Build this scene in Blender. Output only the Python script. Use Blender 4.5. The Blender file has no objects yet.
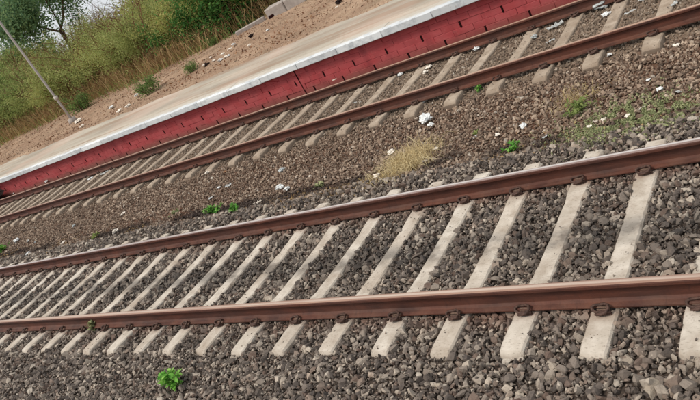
import bpy, bmesh, math, random
import numpy as np
from mathutils import Vector, Matrix, Quaternion, noise
random.seed(7); rng = np.random.default_rng(7)
S = bpy.context.scene
COL = S.collection
R = math.radians

# ------------------------------------------------------------------ camera
F = 665.49                                   # focal length in pixels of a 700 px wide picture
RX = Vector((0.75449587, 0.46083039, -0.46730217))      # camera right in world axes
RY = Vector((-0.14339271, -0.57906977, -0.80256883))    # camera down
RZ = Vector((-0.64044867, 0.67254260, -0.37082603))     # viewing direction
CAM = Vector((0, 0, 3.15))
cd = bpy.data.cameras.new('camera'); cam = bpy.data.objects.new('camera', cd); COL.objects.link(cam)
cd.sensor_fit = 'HORIZONTAL'; cd.sensor_width = 36; cd.lens = F / 700 * 36
cd.clip_start = .05; cd.clip_end = 3000
m = Matrix((RX, -RY, -RZ)).transposed().to_4x4(); m.translation = CAM
cam.matrix_world = m
S.camera = cam
def ray(px, py): return RX * (px - 350) + RY * (py - 200) + RZ * F
def at(px, py, z=0.0):
    d = ray(px, py); return CAM + d * ((z - CAM.z) / d.z)
def far_at(px, py, dist):
    d = ray(px, py); return CAM + d * (dist / math.hypot(d.x, d.y))

# ------------------------------------------------------------------ light
SUN_EL, SUN_AZ = R(56), R(-142)               # azimuth measured from +Y clockwise
W = bpy.data.worlds.new('World'); S.world = W; W.use_nodes = True
nt = W.node_tree; nt.nodes.clear()
sky = nt.nodes.new('ShaderNodeTexSky'); sky.sky_type = 'NISHITA'; sky.sun_disc = False
sky.sun_elevation = SUN_EL; sky.sun_rotation = SUN_AZ; sky.dust_density = 4.5; sky.air_density = 1.0; sky.ozone_density = 1.0
hs = nt.nodes.new('ShaderNodeHueSaturation'); hs.inputs['Saturation'].default_value = .42; hs.inputs['Value'].default_value = 1.0
bg = nt.nodes.new('ShaderNodeBackground'); bg.inputs['Strength'].default_value = .13
wo = nt.nodes.new('ShaderNodeOutputWorld')
mx = nt.nodes.new('ShaderNodeMix'); mx.data_type = 'RGBA'; mx.inputs[0].default_value = .8; mx.inputs[7].default_value = (4.75, 4.95, 5.15, 1)   # thin even overcast
nt.links.new(sky.outputs[0], hs.inputs['Color']); nt.links.new(hs.outputs[0], mx.inputs[6]); nt.links.new(mx.outputs[2], bg.inputs[0]); nt.links.new(bg.outputs[0], wo.inputs[0])
ld = bpy.data.lights.new('sun', 'SUN'); sun = bpy.data.objects.new('sun', ld); COL.objects.link(sun)
ld.energy = 1.7; ld.angle = R(12); ld.color = (1, .93, .84)
sd = Vector((math.sin(SUN_AZ) * math.cos(SUN_EL), math.cos(SUN_AZ) * math.cos(SUN_EL), math.sin(SUN_EL)))
sun.rotation_euler = sd.to_track_quat('Z', 'Y').to_euler()
S.view_settings.view_transform = 'Standard'; S.view_settings.look = 'None'; S.view_settings.gamma = 1
S.view_settings.exposure = 0.5
S.cycles.max_bounces = 6; S.cycles.transparent_max_bounces = 4

# ------------------------------------------------------------------ materials
def lin(r, g, b):
    f = lambda c: c / 255 / 12.92 if c <= 10 else ((c / 255 + .055) / 1.055) ** 2.4
    return (f(r), f(g), f(b), 1)
class NM:
    def __init__(s, name, rough=.9, spec=.25):
        s.m = bpy.data.materials.new(name); s.m.use_nodes = True; s.t = s.m.node_tree
        s.b = s.t.nodes['Principled BSDF']; s.b.inputs['Roughness'].default_value = rough
        s.b.inputs['Specular IOR Level'].default_value = spec
    def n(s, typ, **k):
        n = s.t.nodes.new(typ)
        for a, v in k.items(): setattr(n, a, v)
        return n
    def l(s, a, b): s.t.links.new(a, b)
    def pos(s, scale=(1, 1, 1), obj=False):
        if obj: o = s.n('ShaderNodeTexCoord').outputs['Object']
        else: o = s.n('ShaderNodeNewGeometry').outputs['Position']
        mp = s.n('ShaderNodeMapping'); mp.inputs['Scale'].default_value = scale
        s.l(o, mp.inputs[0]); return mp.outputs[0]
    def noise(s, scale, detail=4, rough=.55, vec=None, lo=None, hi=None):
        n = s.n('ShaderNodeTexNoise'); n.inputs['Scale'].default_value = scale
        n.inputs['Detail'].default_value = detail; n.inputs['Roughness'].default_value = rough
        s.l(vec if vec is not None else s.pos(), n.inputs['Vector'])
        o = n.outputs['Fac']
        if lo is not None: o = s.rng(o, lo, hi)
        return o
    def rng(s, o, lo, hi, a=0., b=1.):
        r = s.n('ShaderNodeMapRange'); r.inputs[1].default_value = lo; r.inputs[2].default_value = hi
        r.inputs[3].default_value = a; r.inputs[4].default_value = b; s.l(o, r.inputs[0]); return r.outputs[0]
    def math(s, op, a, b=None):
        n = s.n('ShaderNodeMath', operation=op)
        for i, v in enumerate((a, b)):
            if v is None: continue
            if isinstance(v, (int, float)): n.inputs[i].default_value = v
            else: s.l(v, n.inputs[i])
        return n.outputs[0]
    def ramp(s, fac, stops, const=False):
        r = s.n('ShaderNodeValToRGB'); e = r.color_ramp.elements
        if const: r.color_ramp.interpolation = 'CONSTANT'
        while len(e) < len(stops): e.new(.5)
        for k, (p, c) in enumerate(stops): e[k].position = p; e[k].color = c
        s.l(fac, r.inputs[0]); return r.outputs[0]
    def mix(s, fac, a, b, mode='MIX'):
        n = s.n('ShaderNodeMix', data_type='RGBA', blend_type=mode)
        for i, v in ((0, fac), (6, a), (7, b)):
            if isinstance(v, (int, float, tuple)): n.inputs[i].default_value = v
            else: s.l(v, n.inputs[i])
        return n.outputs[2]
    def axis(s, i, obj=False):
        x = s.n('ShaderNodeSeparateXYZ'); s.l(s.pos(obj=obj), x.inputs[0]); return x.outputs[i]
    def base(s, c):
        if isinstance(c, tuple): s.b.inputs['Base Color'].default_value = c
        else: s.l(c, s.b.inputs['Base Color'])
    def bump(s, h, strength=.5, dist=.01):
        b = s.n('ShaderNodeBump'); b.inputs['Strength'].default_value = strength; b.inputs['Distance'].default_value = dist
        s.l(h, b.inputs['Height']); s.l(b.outputs[0], s.b.inputs['Normal'])
    def rnd(s):     # a value per loose piece and per object
        a = s.n('ShaderNodeNewGeometry').outputs['Random Per Island']; b = s.n('ShaderNodeObjectInfo').outputs['Random']
        return s.math('FRACT', s.math('ADD', a, b))
    def band(s, axis_out, c, w, soft):
        d = s.math('ABSOLUTE', s.math('SUBTRACT', axis_out, c)); return s.rng(d, w + soft, w)
def flat(name, c, rough=.9, spec=.2, var=.25, sc=30):
    k = NM(name, rough, spec); n = k.noise(sc, 4, lo=.3, hi=.7)
    k.base(k.mix(n, tuple(v * (1 - var) for v in c[:3]) + (1,), tuple(min(1, v * (1 + var)) for v in c[:3]) + (1,)))
    k.bump(n, .3, .004); return k.m

def stone_mat(name, stops, tint, oil=False, spec=.3):
    k = NM(name, .85, spec)
    c = k.ramp(k.rnd(), stops)
    n = k.noise(38, 5, .7, lo=.42, hi=.62); g_ = k.math('FRACT', k.math('MULTIPLY', k.rnd(), 37.3))
    c = k.mix(k.math('MULTIPLY', k.rng(g_, .80, .82), .35), c, lin(120, 88, 70))          # some stones are rust brown
    c = k.mix(k.math('MULTIPLY', n, .4), c, tint); c = k.mix(k.math('MULTIPLY', k.noise(90, 3, lo=.5, hi=.7), .3), c, (.03, .027, .024, 1))                       # dust on the broken faces
    big = k.noise(.9, 3, lo=.38, hi=.66)
    c = k.mix(k.math('MULTIPLY', big, .3), c, tuple(v * .55 for v in tint[:3]) + (1,))
    if name == 'ballast_brown':                                          # damp black soil along the ditch
        y = k.math('ADD', k.axis(1), k.math('MULTIPLY', k.noise(1.1, 2), .5))
        d = k.math('MULTIPLY', k.band(y, 6.66, .12, .14), k.noise(.7, 3, lo=.40, hi=.50))
        c = k.mix(k.math('MULTIPLY', d, .85), c, lin(44, 34, 30))
    if oil:                                                              # oil dripped along the track centre
        o = k.math('MULTIPLY', k.band(k.axis(1), 4.42, .1, .3), k.noise(2.6, 3, lo=.3, hi=.6))
        c = k.mix(k.math('MULTIPLY', o, .55), c, (.018, .017, .016, 1))
        rusty = k.math('ADD', k.band(k.axis(1), 3.56, .1, .18), k.band(k.axis(1), 5.3, .1, .18))
        c = k.mix(k.math('MULTIPLY', k.math('MULTIPLY', rusty, k.noise(3, 3, lo=.35, hi=.65)), .45), c, lin(120, 82, 66))
    k.base(c); k.bump(k.noise(50, 5, .65), .6, .008); return k.m
M = {}
M['stone_grey'] = stone_mat('ballast_grey', [(0, lin(52, 47, 44)), (.3, lin(88, 79, 73)), (.58, lin(122, 111, 101)), (.78, lin(150, 138, 125)), (.92, lin(184, 170, 153)), (1, lin(186, 175, 160))], lin(126, 112, 100), True)
M['stone_brown'] = stone_mat('ballast_brown', [(0, lin(66, 54, 46)), (.3, lin(112, 95, 81)), (.6, lin(144, 124, 106)), (.84, lin(176, 156, 135)), (.97, lin(178, 160, 140)), (1, lin(205, 195, 180))], lin(130, 106, 88))
M['stone_dusty'] = stone_mat('ballast_dusty', [(0, lin(84, 72, 62)), (.4, lin(120, 105, 91)), (.75, lin(146, 129, 112)), (.95, lin(166, 149, 130)), (1, lin(200, 190, 175))], lin(136, 116, 98))
M['stone_pale'] = stone_mat('stone_pale', [(0, lin(150, 138, 124)), (1, lin(170, 157, 140))], lin(140, 125, 108))

k = NM('bed', .95, .1)      # soil and fines under the stones
y = k.axis(1)
n1 = k.noise(1.3, 5, lo=.35, hi=.65); n2 = k.noise(40, 4, lo=.3, hi=.7)
c = k.mix(n2, lin(48, 42, 38), lin(88, 76, 67))
c2 = k.mix(n2, lin(66, 46, 36), lin(112, 86, 70))
c = k.mix(k.rng(y, 6.0, 6.35), c, c2)
dark = k.math('MULTIPLY', k.band(k.math('ADD', y, k.math('MULTIPLY', k.noise(.8, 2), .6)), 6.7, .12, .3), k.noise(.7, 3, lo=.42, hi=.55))
c = k.mix(dark, c, lin(42, 32, 28))
c = k.mix(k.rng(y, 7.9, 8.4), c, k.mix(n2, lin(95, 80, 68), lin(135, 117, 99)))
k.base(c); k.bump(k.noise(30, 6), .8, .02); M['bed'] = k.m

def concrete(name, c0, c1, speck, oil, dusty):
    k = NM(name, .88, .2)
    n = k.noise(7, 5, lo=.3, hi=.7)
    c = k.mix(n, c0, c1)
    ob = k.n('ShaderNodeObjectInfo').outputs['Random']
    c = k.mix(k.rng(ob, 0, 1, 0, .35), c, speck); c = k.mix(k.math('MULTIPLY', k.noise(2.4, 5, .7, lo=.45, hi=.66), .55), c, lin(138, 120, 102))
    pit = k.noise(34, 4, .75, vec=k.pos((1, 2.2, 1)), lo=.56, hi=.68)
    c = k.mix(k.math('MULTIPLY', pit, .6), c, lin(95, 82, 70))
    if oil:
        o = k.math('MULTIPLY', k.band(k.axis(1), 4.42, .07, .16), k.noise(5, 3, lo=.3, hi=.55))
        c = k.mix(k.math('MULTIPLY', o, .6), c, lin(60, 55, 52))
        r = k.math('ADD', k.band(k.axis(1), 3.56, .09, .12), k.band(k.axis(1), 5.3, .09, .12))
        c = k.mix(k.math('MULTIPLY', k.math('MULTIPLY', r, k.noise(6, 3, lo=.3, hi=.65)), .6), c, lin(128, 92, 76))
    z = k.axis(2, True)
    c = k.mix(k.math('MULTIPLY', k.rng(z, -.02, -.07), dusty), c, lin(118, 102, 88))       # soil splashed on the flanks
    k.base(c); k.bump(k.noise(55, 5, .7), .5, .004); return k.m
M['concrete'] = concrete('sleeper_concrete', lin(172, 162, 148), lin(206, 197, 184), lin(165, 148, 130), True, .6)
M['concrete_old'] = concrete('sleeper_concrete_old', lin(142, 126, 109), lin(184, 169, 151), lin(136, 118, 101), False, .8)

k = NM('rail_rust', .7, .35)
n = k.noise(14, 5, lo=.3, hi=.7, vec=k.pos((.25, 1, 1))); n2 = k.noise(90, 3, lo=.4, hi=.7)
c = k.mix(n, lin(60, 33, 25), lin(96, 53, 38)); c = k.mix(k.math('MULTIPLY', n2, .3), c, lin(48, 30, 27))
c = k.mix(k.math('MULTIPLY', k.noise(1.1, 3, lo=.45, hi=.7), .4), c, lin(72, 54, 48))
c = k.mix(k.math('MULTIPLY', k.math('MULTIPLY', k.rng(k.axis(2), .075, .02), k.noise(5, 5, .7, lo=.4, hi=.7)), .4), c, lin(122, 88, 70))   # dust on the foot
c = k.mix(k.math('MULTIPLY', k.noise(5, 4, .7, vec=k.pos((5, 1, .5)), lo=.55, hi=.72), .5), c, lin(52, 32, 27))
k.base(c); k.bump(k.noise(55, 5, .7), .5, .004); M['rust'] = k.m
def head(name, a, b, worn, yc, rough):
    k = NM(name, rough, .5); n = k.noise(9, 5, .65, lo=.3, hi=.7, vec=k.pos((.12, 1.6, 1)))
    c = k.mix(n, a, b)
    w = k.math('MULTIPLY', k.band(k.axis(1), yc + .004, .008, .012), k.noise(4, 3, lo=.2, hi=.6, vec=k.pos((.1, 3, 1))))
    c = k.mix(w, c, worn); k.b.inputs['Metallic'].default_value = .15        # the band the wheels polish
    k.base(c); k.bump(k.noise(60, 3, vec=k.pos((.2, 1, 1))), .12, .002); return k.m
HEADS = [head('rail_head_rusted', lin(134, 100, 84), lin(160, 128, 108), lin(186, 166, 150), 3.555, .5),
         head('rail_head_worn', lin(120, 96, 88), lin(146, 124, 116), lin(190, 182, 176), 5.30, .42),
         head('rail_head_brown', lin(136, 98, 78), lin(160, 124, 102), lin(182, 156, 134), 8.47, .5),
         head('rail_head_tan', lin(136, 98, 78), lin(160, 124, 102), lin(182, 156, 134), 10.235, .5)]
M['clip'] = flat('clip_iron', lin(74, 54, 46), .75, .3, .55, 50)
M['liner'] = flat('grey_insulator', lin(104, 84, 72), .8, .2, .35, 50)
M['rubber'] = flat('rail_pad_rubber', lin(40, 36, 34), .8)

k = NM('red_paint', .75, .3)
rn = k.rnd(); n = k.noise(3, 5, lo=.3, hi=.7)
c = k.mix(rn, lin(158, 58, 60), lin(168, 67, 69)); c = k.mix(k.math('MULTIPLY', n, .5), c, lin(168, 88, 88))
c = k.mix(k.math('MULTIPLY', k.noise(9, 5, .7, lo=.56, hi=.72), .35), c, lin(186, 96, 92))
low = k.math('MULTIPLY', k.rng(k.math('ADD', k.axis(2), k.math('MULTIPLY', k.noise(1.4, 4), .3)), .3, .08), k.rng(k.axis(0), -4, -20, .2, .95))
c = k.mix(low, c, lin(120, 92, 80))                                      # soot and bare block low down
c = k.mix(k.math('MULTIPLY', k.noise(4.5, 6, .75, lo=.5, hi=.68), .45), c, lin(124, 52, 52))
c = k.mix(k.math('MULTIPLY', k.noise(24, 5, .75, lo=.6, hi=.7), .5), c, lin(170, 120, 108))
c = k.mix(k.math('MULTIPLY', k.rng(k.math('ADD', k.axis(2), k.math('MULTIPLY', k.noise(2.5, 4), .2)), .22, .02), .5), c, lin(112, 78, 66))
st = k.math('MULTIPLY', k.noise(2.2, 4, vec=k.pos((1.5, 1, .12)), lo=.55, hi=.7), .5)
c = k.mix(st, c, lin(108, 38, 44))
k.base(c); k.bump(k.noise(28, 6), .5, .008); M['red'] = k.m
M['mortar'] = flat('red_mortar', lin(140, 52, 55), .95, .1, .2, 20)
M['hole'] = flat('recess_shade', lin(38, 20, 20), 1, 0)  # shade inside slots, groove and hole, given as a dark colour

k = NM('white_paint', .8, .3)
n = k.noise(5, 5, .65, lo=.5, hi=.68); c = k.mix(k.rnd(), lin(196, 199, 200), lin(218, 220, 219))
c = k.mix(k.math('MULTIPLY', n, .7), c, lin(150, 156, 160)); c = k.mix(k.math('MULTIPLY', k.noise(16, 4, .7, lo=.6, hi=.72), .5), c, lin(146, 128, 116))
wear = k.rng(k.math('ADD', k.axis(1), k.math('MULTIPLY', k.noise(2.6, 6, .75), .5)), 11.25, 11.42)     # paint trodden off towards the back
c = k.mix(k.math('MULTIPLY', wear, .85), c, lin(178, 166, 148))
k.base(c); k.bump(k.noise(20, 5), .4, .006); M['white'] = k.m
k = NM('paving', .92, .15)
n = k.noise(1.6, 5, lo=.35, hi=.65, vec=k.pos((.16, 1, 1))); c = k.mix(n, lin(150, 140, 126), lin(180, 170, 154))
s2 = k.noise(2.2, 5, lo=.5, hi=.62, vec=k.pos((.1, 1, 1))); c = k.mix(k.math('MULTIPLY', s2, .7), c, lin(142, 118, 98)); c = k.mix(k.math('MULTIPLY', k.noise(12, 5, .75, lo=.52, hi=.68), .5), c, lin(140, 124, 108))
c = k.mix(k.math('MULTIPLY', k.noise(.35, 2, lo=.5, hi=.62), .3), c, lin(200, 168, 150))
k.base(c); k.bump(k.noise(25, 5), .4, .006); M['paving'] = k.m
k = NM('dirt', .97, .08)
n = k.noise(.7, 5, lo=.33, hi=.67); c = k.mix(n, lin(136, 110, 90), lin(170, 144, 120)); c = k.mix(k.math('MULTIPLY', k.noise(1.8, 5, .7, lo=.5, hi=.65), .5), c, lin(120, 104, 84))
c = k.mix(k.math('MULTIPLY', k.noise(7, 5, .7, lo=.48, hi=.68), .6), c, lin(126, 92, 72))
c = k.mix(k.math('MULTIPLY', k.noise(22, 4, .7, lo=.56, hi=.68), .6), c, lin(206, 184, 158))
k.base(c); k.bump(k.noise(9, 7, .65), .9, .05); M['dirt'] = k.m
M['clod'] = stone_mat('dirt_clods', [(0, lin(100, 78, 62)), (.5, lin(142, 116, 95)), (.9, lin(172, 146, 122)), (1, lin(206, 190, 170))], lin(146, 114, 92))
M['soil'] = flat('plain_ground', lin(120, 104, 70), 1, .05, .35, .4)
M['litter'] = flat('white_plastic', lin(214, 215, 212), .5, .4, .14, 25)
M['litter_warm'] = flat('off_white_paper', lin(222, 212, 198), .8, .2, .1, 20)
M['litter_grey'] = flat('grey_film', lin(166, 170, 168), .35, .5, .15, 20)
M['litter_tan'] = flat('tan_card', lin(176, 136, 104), .85, .2, .12, 20)
M['dark_rag'] = flat('dark_rag', lin(44, 34, 32), .95, .1, .3, 20)
M['grey_block'] = flat('grey_concrete_block', lin(158, 148, 140), .9, .2, .2, 5)
M['pole'] = flat('galvanised_pole', lin(168, 160, 154), .5, .4, .12, 6)
M['wire'] = flat('pole_fitting', lin(186, 178, 168), .6, .3, .1, 6)

def leafmat(name, a, b, c3, transl=.45):
    k = NM(name, .7, .2)
    c = k.ramp(k.rnd(), [(0, a), (.55, b), (1, c3)])
    ob = k.n('ShaderNodeObjectInfo').outputs['Random']
    c = k.mix(k.rng(ob, 0, 1, 0, .3), c, a)
    k.base(c)
    tr = k.n('ShaderNodeBsdfTranslucent'); k.l(c, tr.inputs[0])
    mx = k.n('ShaderNodeMixShader'); mx.inputs[0].default_value = transl
    k.l(k.b.outputs[0], mx.inputs[1]); k.l(tr.outputs[0], mx.inputs[2])
    k.l(mx.outputs[0], k.t.nodes['Material Output'].inputs[0]); return k.m
M['leaf_olive'] = leafmat('leaf_olive', lin(134, 146, 84), lin(164, 172, 104), lin(196, 196, 130))
M['leaf_yellow'] = leafmat('leaf_yellow', lin(156, 160, 90), lin(186, 186, 112), lin(214, 208, 142))
M['leaf_green'] = leafmat('leaf_green', lin(110, 128, 72), lin(138, 152, 86), lin(168, 176, 108))
M['leaf_dark'] = leafmat('leaf_dark', lin(60, 104, 52), lin(86, 134, 66), lin(120, 160, 84))
M['leaf_tree'] = leafmat('leaf_tree', lin(88, 118, 88), lin(118, 148, 98), lin(154, 172, 118))
M['leaf_bright'] = leafmat('leaf_bright', lin(84, 146, 54), lin(124, 184, 76), lin(172, 214, 112), .35)
M['leaf_small'] = leafmat('leaf_small', lin(84, 112, 60), lin(112, 138, 74), lin(146, 162, 92))
M['leaf_weed'] = leafmat('leaf_weed', lin(64, 116, 44), lin(100, 158, 62), lin(150, 190, 96), .3)
M['leaf_moss'] = leafmat('leaf_moss', lin(114, 122, 84), lin(146, 150, 106), lin(182, 180, 138), .2)
M['straw_pale'] = leafmat('straw_pale', lin(172, 150, 108), lin(204, 184, 138), lin(226, 210, 168), .2)
M['straw'] = leafmat('straw', lin(158, 136, 92), lin(190, 168, 118), lin(216, 198, 150), .2)
M['straw_red'] = leafmat('straw_rusty', lin(136, 106, 74), lin(168, 138, 96), lin(194, 168, 122), .2)
M['twig'] = leafmat('dry_twig', lin(96, 62, 44), lin(132, 92, 66), lin(166, 128, 94), .1)
M['bark'] = flat('bark', lin(98, 78, 62), .95, .1, .3, 8)

# ------------------------------------------------------------------ object helpers
def link(name, me, parent=None, mat=None):
    o = bpy.data.objects.new(name, me); COL.objects.link(o)
    if parent is not None: o.parent = parent
    if mat is not None and me is not None and not me.materials: me.materials.append(mat)
    return o
def empty(name, loc=(0, 0, 0), rz=0.):
    o = bpy.data.objects.new(name, None); o.empty_display_size = .1; COL.objects.link(o)
    o.location = loc; o.rotation_euler = (0, 0, rz); return o
def tag(o, label, cat, group=None):
    o['label'] = label; o['category'] = cat
    if group: o['group'] = group
    return o
def struct(o): o['kind'] = 'structure'; return o
def mesh_np(name, V, Fq, mat=None):          # faces all of one size
    me = bpy.data.meshes.new(name); n = Fq.shape[1]
    me.vertices.add(len(V)); me.vertices.foreach_set('co', np.asarray(V, np.float32).ravel())
    me.loops.add(Fq.size); me.loops.foreach_set('vertex_index', Fq.ravel().astype(np.int32))
    me.polygons.add(len(Fq)); me.polygons.foreach_set('loop_start', (np.arange(len(Fq)) * n).astype(np.int32))
    me.polygons.foreach_set('loop_total', np.full(len(Fq), n, np.int32))
    me.update(calc_edges=True); me.polygons.foreach_set('use_smooth', [False] * len(Fq))
    if mat: me.materials.append(mat)
    return me
def mesh_bm(name, bm, mat=None, smooth=False):
    me = bpy.data.meshes.new(name); bmesh.ops.recalc_face_normals(bm, faces=bm.faces)
    bm.to_mesh(me); bm.free()
    me.polygons.foreach_set('use_smooth', [smooth] * len(me.polygons))
    if mat: me.materials.append(mat)
    return me
def box(bm, a, b, bev=0., jit=0.):
    r = bmesh.ops.create_cube(bm, size=1); vs = r['verts']
    for v in vs:
        for i in range(3): v.co[i] = (a[i] + b[i]) / 2 + v.co[i] * (b[i] - a[i]) + random.uniform(-jit, jit)
    if bev:
        es = list({e for v in vs for e in v.link_edges}); bmesh.ops.bevel(bm, geom=es, offset=bev, segments=1, affect='EDGES')
def tube(bm, pts, rad, seg=6, cap=True):
    pts = [Vector(p) for p in pts]; rings = []
    for i, p in enumerate(pts):
        d = (pts[min(i + 1, len(pts) - 1)] - pts[max(i - 1, 0)]).normalized()
        u = d.orthogonal().normalized() if i == 0 else (u - d * u.dot(d)).normalized()
        w = d.cross(u); r = rad[i] if isinstance(rad, (list, tuple)) else rad
        rings.append([bm.verts.new(p + (u * math.cos(2 * math.pi * k / seg) + w * math.sin(2 * math.pi * k / seg)) * r) for k in range(seg)])
    for a, b in zip(rings, rings[1:]):
        for k in range(seg): bm.faces.new((a[k], a[(k + 1) % seg], b[(k + 1) % seg], b[k]))
    if cap: bm.faces.new(rings[0][::-1]); bm.faces.new(rings[-1])
def fbm(x, y, s, o=0.): return noise.fractal(Vector((x * s + o, y * s, o * .37)), 1., 2., 4)

# ------------------------------------------------------------------ setting: ground, track bed
Y1, Y2, Y3, Y4 = 3.555, 5.30, 8.47, 10.235      # rail centre lines
YN, YF = (Y1 + Y2) / 2, (Y3 + Y4) / 2
def smooth(a, b, x): t = min(1, max(0, (x - a) / (b - a))); return t * t * (3 - 2 * t)
def prof(y):
    z = -.052 - .5 * smooth(2.3, .6, y)
    z += -.10 * smooth(6.0, 6.6, y)
    z += .055 * smooth(7.3, 7.95, y)
    z += .04 * smooth(8.05, 8.5, y)
    z += -.05 * smooth(10.4, 10.8, y)
    return z
def bedz(x, y): return prof(y) + .018 * fbm(x, y, .9) + (.03 * fbm(x, y, .6, 9) if 6.1 < y < 8 else 0)
def grid(name, xs, ys, fz, mat):
    V = [(x, y, fz(x, y)) for y in ys for x in xs]; n = len(xs)
    Fq = [(j * n + i, j * n + i + 1, (j + 1) * n + i + 1, (j + 1) * n + i) for j in range(len(ys) - 1) for i in range(n - 1)]
    me = mesh_np(name, V, np.array(Fq), mat); me.polygons.foreach_set('use_smooth', [True] * len(me.polygons)); return me
xs = list(np.concatenate([np.linspace(-70, -26, 50), np.linspace(-25.6, 5, 170)]))
bed = struct(link('ballast_bed', grid('ballast_bed', xs, list(np.linspace(-3, 11.12, 100)), bedz, M['bed'])))
g = struct(link('ground', grid('ground', [-900, -300, -100, 0, 100, 300, 900], [-900, -300, -60, -3, 11, 60, 300, 900], lambda x, y: -.62, M['soil'])))

# ------------------------------------------------------------------ rails
def rail_profile():
    h = [(.075, 0), (.075, .011), (.035, .022), (.0115, .036), (.0085, .08), (.0115, .124), (.033, .137), (.036, .142), (.0355, .162), (.031, .170), (.018, .1735), (0, .1742)]
    p = h + [(-a, b) for a, b in h[-2::-1]]
    return p
PR = rail_profile()
def rail(yc, z0, hm, label, x0=-75, x1=5):
    n = len(PR); xs = [x0 + (x1 - x0) * i / 40 for i in range(41)]
    V = [(x, yc + a + .004 * math.sin(x * .33 + yc), z0 + b + .003 * math.sin(x * .21 + yc * 2)) for x in xs for a, b in PR]
    bm = bmesh.new(); vs = [bm.verts.new(v) for v in V]
    for i in range(40):
        for k in range(n):
            f = bm.faces.new((vs[i * n + k], vs[i * n + (k + 1) % n], vs[(i + 1) * n + (k + 1) % n], vs[(i + 1) * n + k]))
            zc = sum(PR[q][1] for q in (k, (k + 1) % n)) / 2
            if zc > .166 and k != n - 1: f.material_index = 1
    bm.faces.new(vs[:n][::-1]); bm.faces.new(vs[-n:])
    me = mesh_bm('rail', bm, M['rust']); me.materials.append(hm)
    return tag(link('rail', me), label, 'rail', 'four rusty rails of the two tracks')
RZ0 = .012
rail(Y1, RZ0, HEADS[0], 'rusty steel rail nearest the viewer, with a tan top, in the lower part')
rail(Y2, RZ0, HEADS[1], 'rusty rail on the far side of the near track, with a worn silvery top')
rail(Y3, RZ0, HEADS[2], 'thin brown rail on the near side of the far track, next to the brown ballast')
rail(Y4, RZ0, HEADS[3], 'brown rail running right along the foot of the red platform wall')

# ------------------------------------------------------------------ sleepers with clips
def sleeper_mesh(L, mat, wt=.086, wb=.128, tilt=0):
    bm = bmesh.new(); st = [(-L / 2, 0.93, -.05), (-L / 2 + .035, 1, -.006), (-L / 2 + .12, 1.04, 0), (-1.12, 1.06, 0), (-.66, 1.03, -.002), (-.5, .95, -.014), (0, .90, -.018)]
    st = st + [(-a, b, c) for a, b, c in st[-2::-1]]; rings = []; fine = [st[0], st[1]]
    for a, b in zip(st[1:], st[2:-1]):
        n = max(1, round((b[0] - a[0]) / .07))
        fine += [tuple(a[q] + (b[q] - a[q]) * t / n for q in range(3)) for t in range(1, n + 1)]
    st = fine + [st[-1]]
    for (yy, w, dz) in st:
        ch = random.uniform(0, .012) if random.random() < .16 else 0; w *= 1 + random.uniform(-.018, .018)
        sec = [(-wb, -.22), (-wb * 1.0, -.16), (-wt * w - .006, dz - .012 - ch), (-wt * w + .008 + ch * .6, dz), (wt * w - .008 - ch * .8, dz), (wt * w + .006, dz - .012 - ch), (wb, -.16), (wb, -.22)]
        rings.append([bm.verts.new((a + random.uniform(-.002, .002), yy, b)) for a, b in sec])
    for a, b in zip(rings, rings[1:]):
        for i in range(8): bm.faces.new((a[i], a[(i + 1) % 8], b[(i + 1) % 8], b[i]))
    bm.faces.new(rings[0][::-1]); bm.faces.new(rings[-1])
    return mesh_bm('sleeper_body', bm, mat)
def clip_mesh():
    bm = bmesh.new()        # sprung rod wound from the shoulder over the rail foot
    P = [(-.058, .108, .020), (-.01, .108, .020), (.045, .108, .022), (.07, .098, .032), (.076, .076, .042), (.06, .056, .042), (.022, .05, .040), (-.012, .056, .052), (-.042, .076, .058), (-.05, .104, .052), (-.034, .13, .038), (.002, .137, .028), (.035, .134, .022)]
    tube(bm, P, .0105, 7)
    return mesh_bm('rail_clip', bm, M['clip'], True)
def shoulder_mesh():
    bm = bmesh.new(); box(bm, (-.03, .092, -.004), (.03, .124, .034), .007); box(bm, (-.06, .088, -.003), (.06, .12, .010), .004)
    return mesh_bm('clip_shoulder', bm, M['clip'])
def liner_mesh():
    bm = bmesh.new(); box(bm, (-.045, .046, .0235), (.045, .0745, .031), .003); box(bm, (-.045, .0765, .003), (.045, .087, .026), .003)
    return mesh_bm('clip_insulator', bm, M['liner'])
def pad_mesh():
    bm = bmesh.new(); box(bm, (-.07, -.072, .0005), (.07, .072, .0115)); return mesh_bm('rail_pad', bm, M['rubber'])
CLIP, SHO, PAD, LIN = clip_mesh(), shoulder_mesh(), pad_mesh(), liner_mesh()
ORD = ['first', 'second', 'third', 'fourth', 'fifth', 'sixth', 'seventh', 'eighth', 'ninth', 'tenth', 'eleventh', 'twelfth', 'thirteenth', 'fourteenth', 'fifteenth', 'sixteenth', 'seventeenth', 'eighteenth', 'nineteenth', 'twentieth']
ORD += ['twenty-' + w for w in ORD[:9]] + ['thirtieth'] + ['thirty-' + w for w in ORD[:9]] + ['fortieth']
def make_sleeper(L, mat, ya, yb, yc, x, rot=0, wt=.086):
    e = empty('railway_sleeper', (x, yc, 0), rot)
    b = link('concrete_body', sleeper_mesh(L, mat, wt, wt + .044), e)
    for yr in (ya - yc, yb - yc):
        p = link('rail_pad', PAD, e); p.location = (0, yr, 0)
        for s in (1, -1):
            c = link('rail_clip', CLIP, e); c.location = (0, yr, 0); c.rotation_euler = (0, 0, 0 if s > 0 else math.pi)
            for nm, me in (('clip_shoulder', SHO), ('clip_insulator', LIN)):
                c = link(nm, me, e); c.location = (0, yr, 0); c.rotation_euler = (0, 0, 0 if s > 0 else math.pi)
    return e
def copy_tree(o):
    c = o.copy(); COL.objects.link(c)
    for ch in list(o.children):
        d = ch.copy(); COL.objects.link(d); d.parent = c
    return c
near_x = [-1.12 - .604 * i for i in range(-2, 27)]
protos = [make_sleeper(2.75, M['concrete'], Y1, Y2, YN, near_x[i]) for i in range(4)]
SL = []
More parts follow.
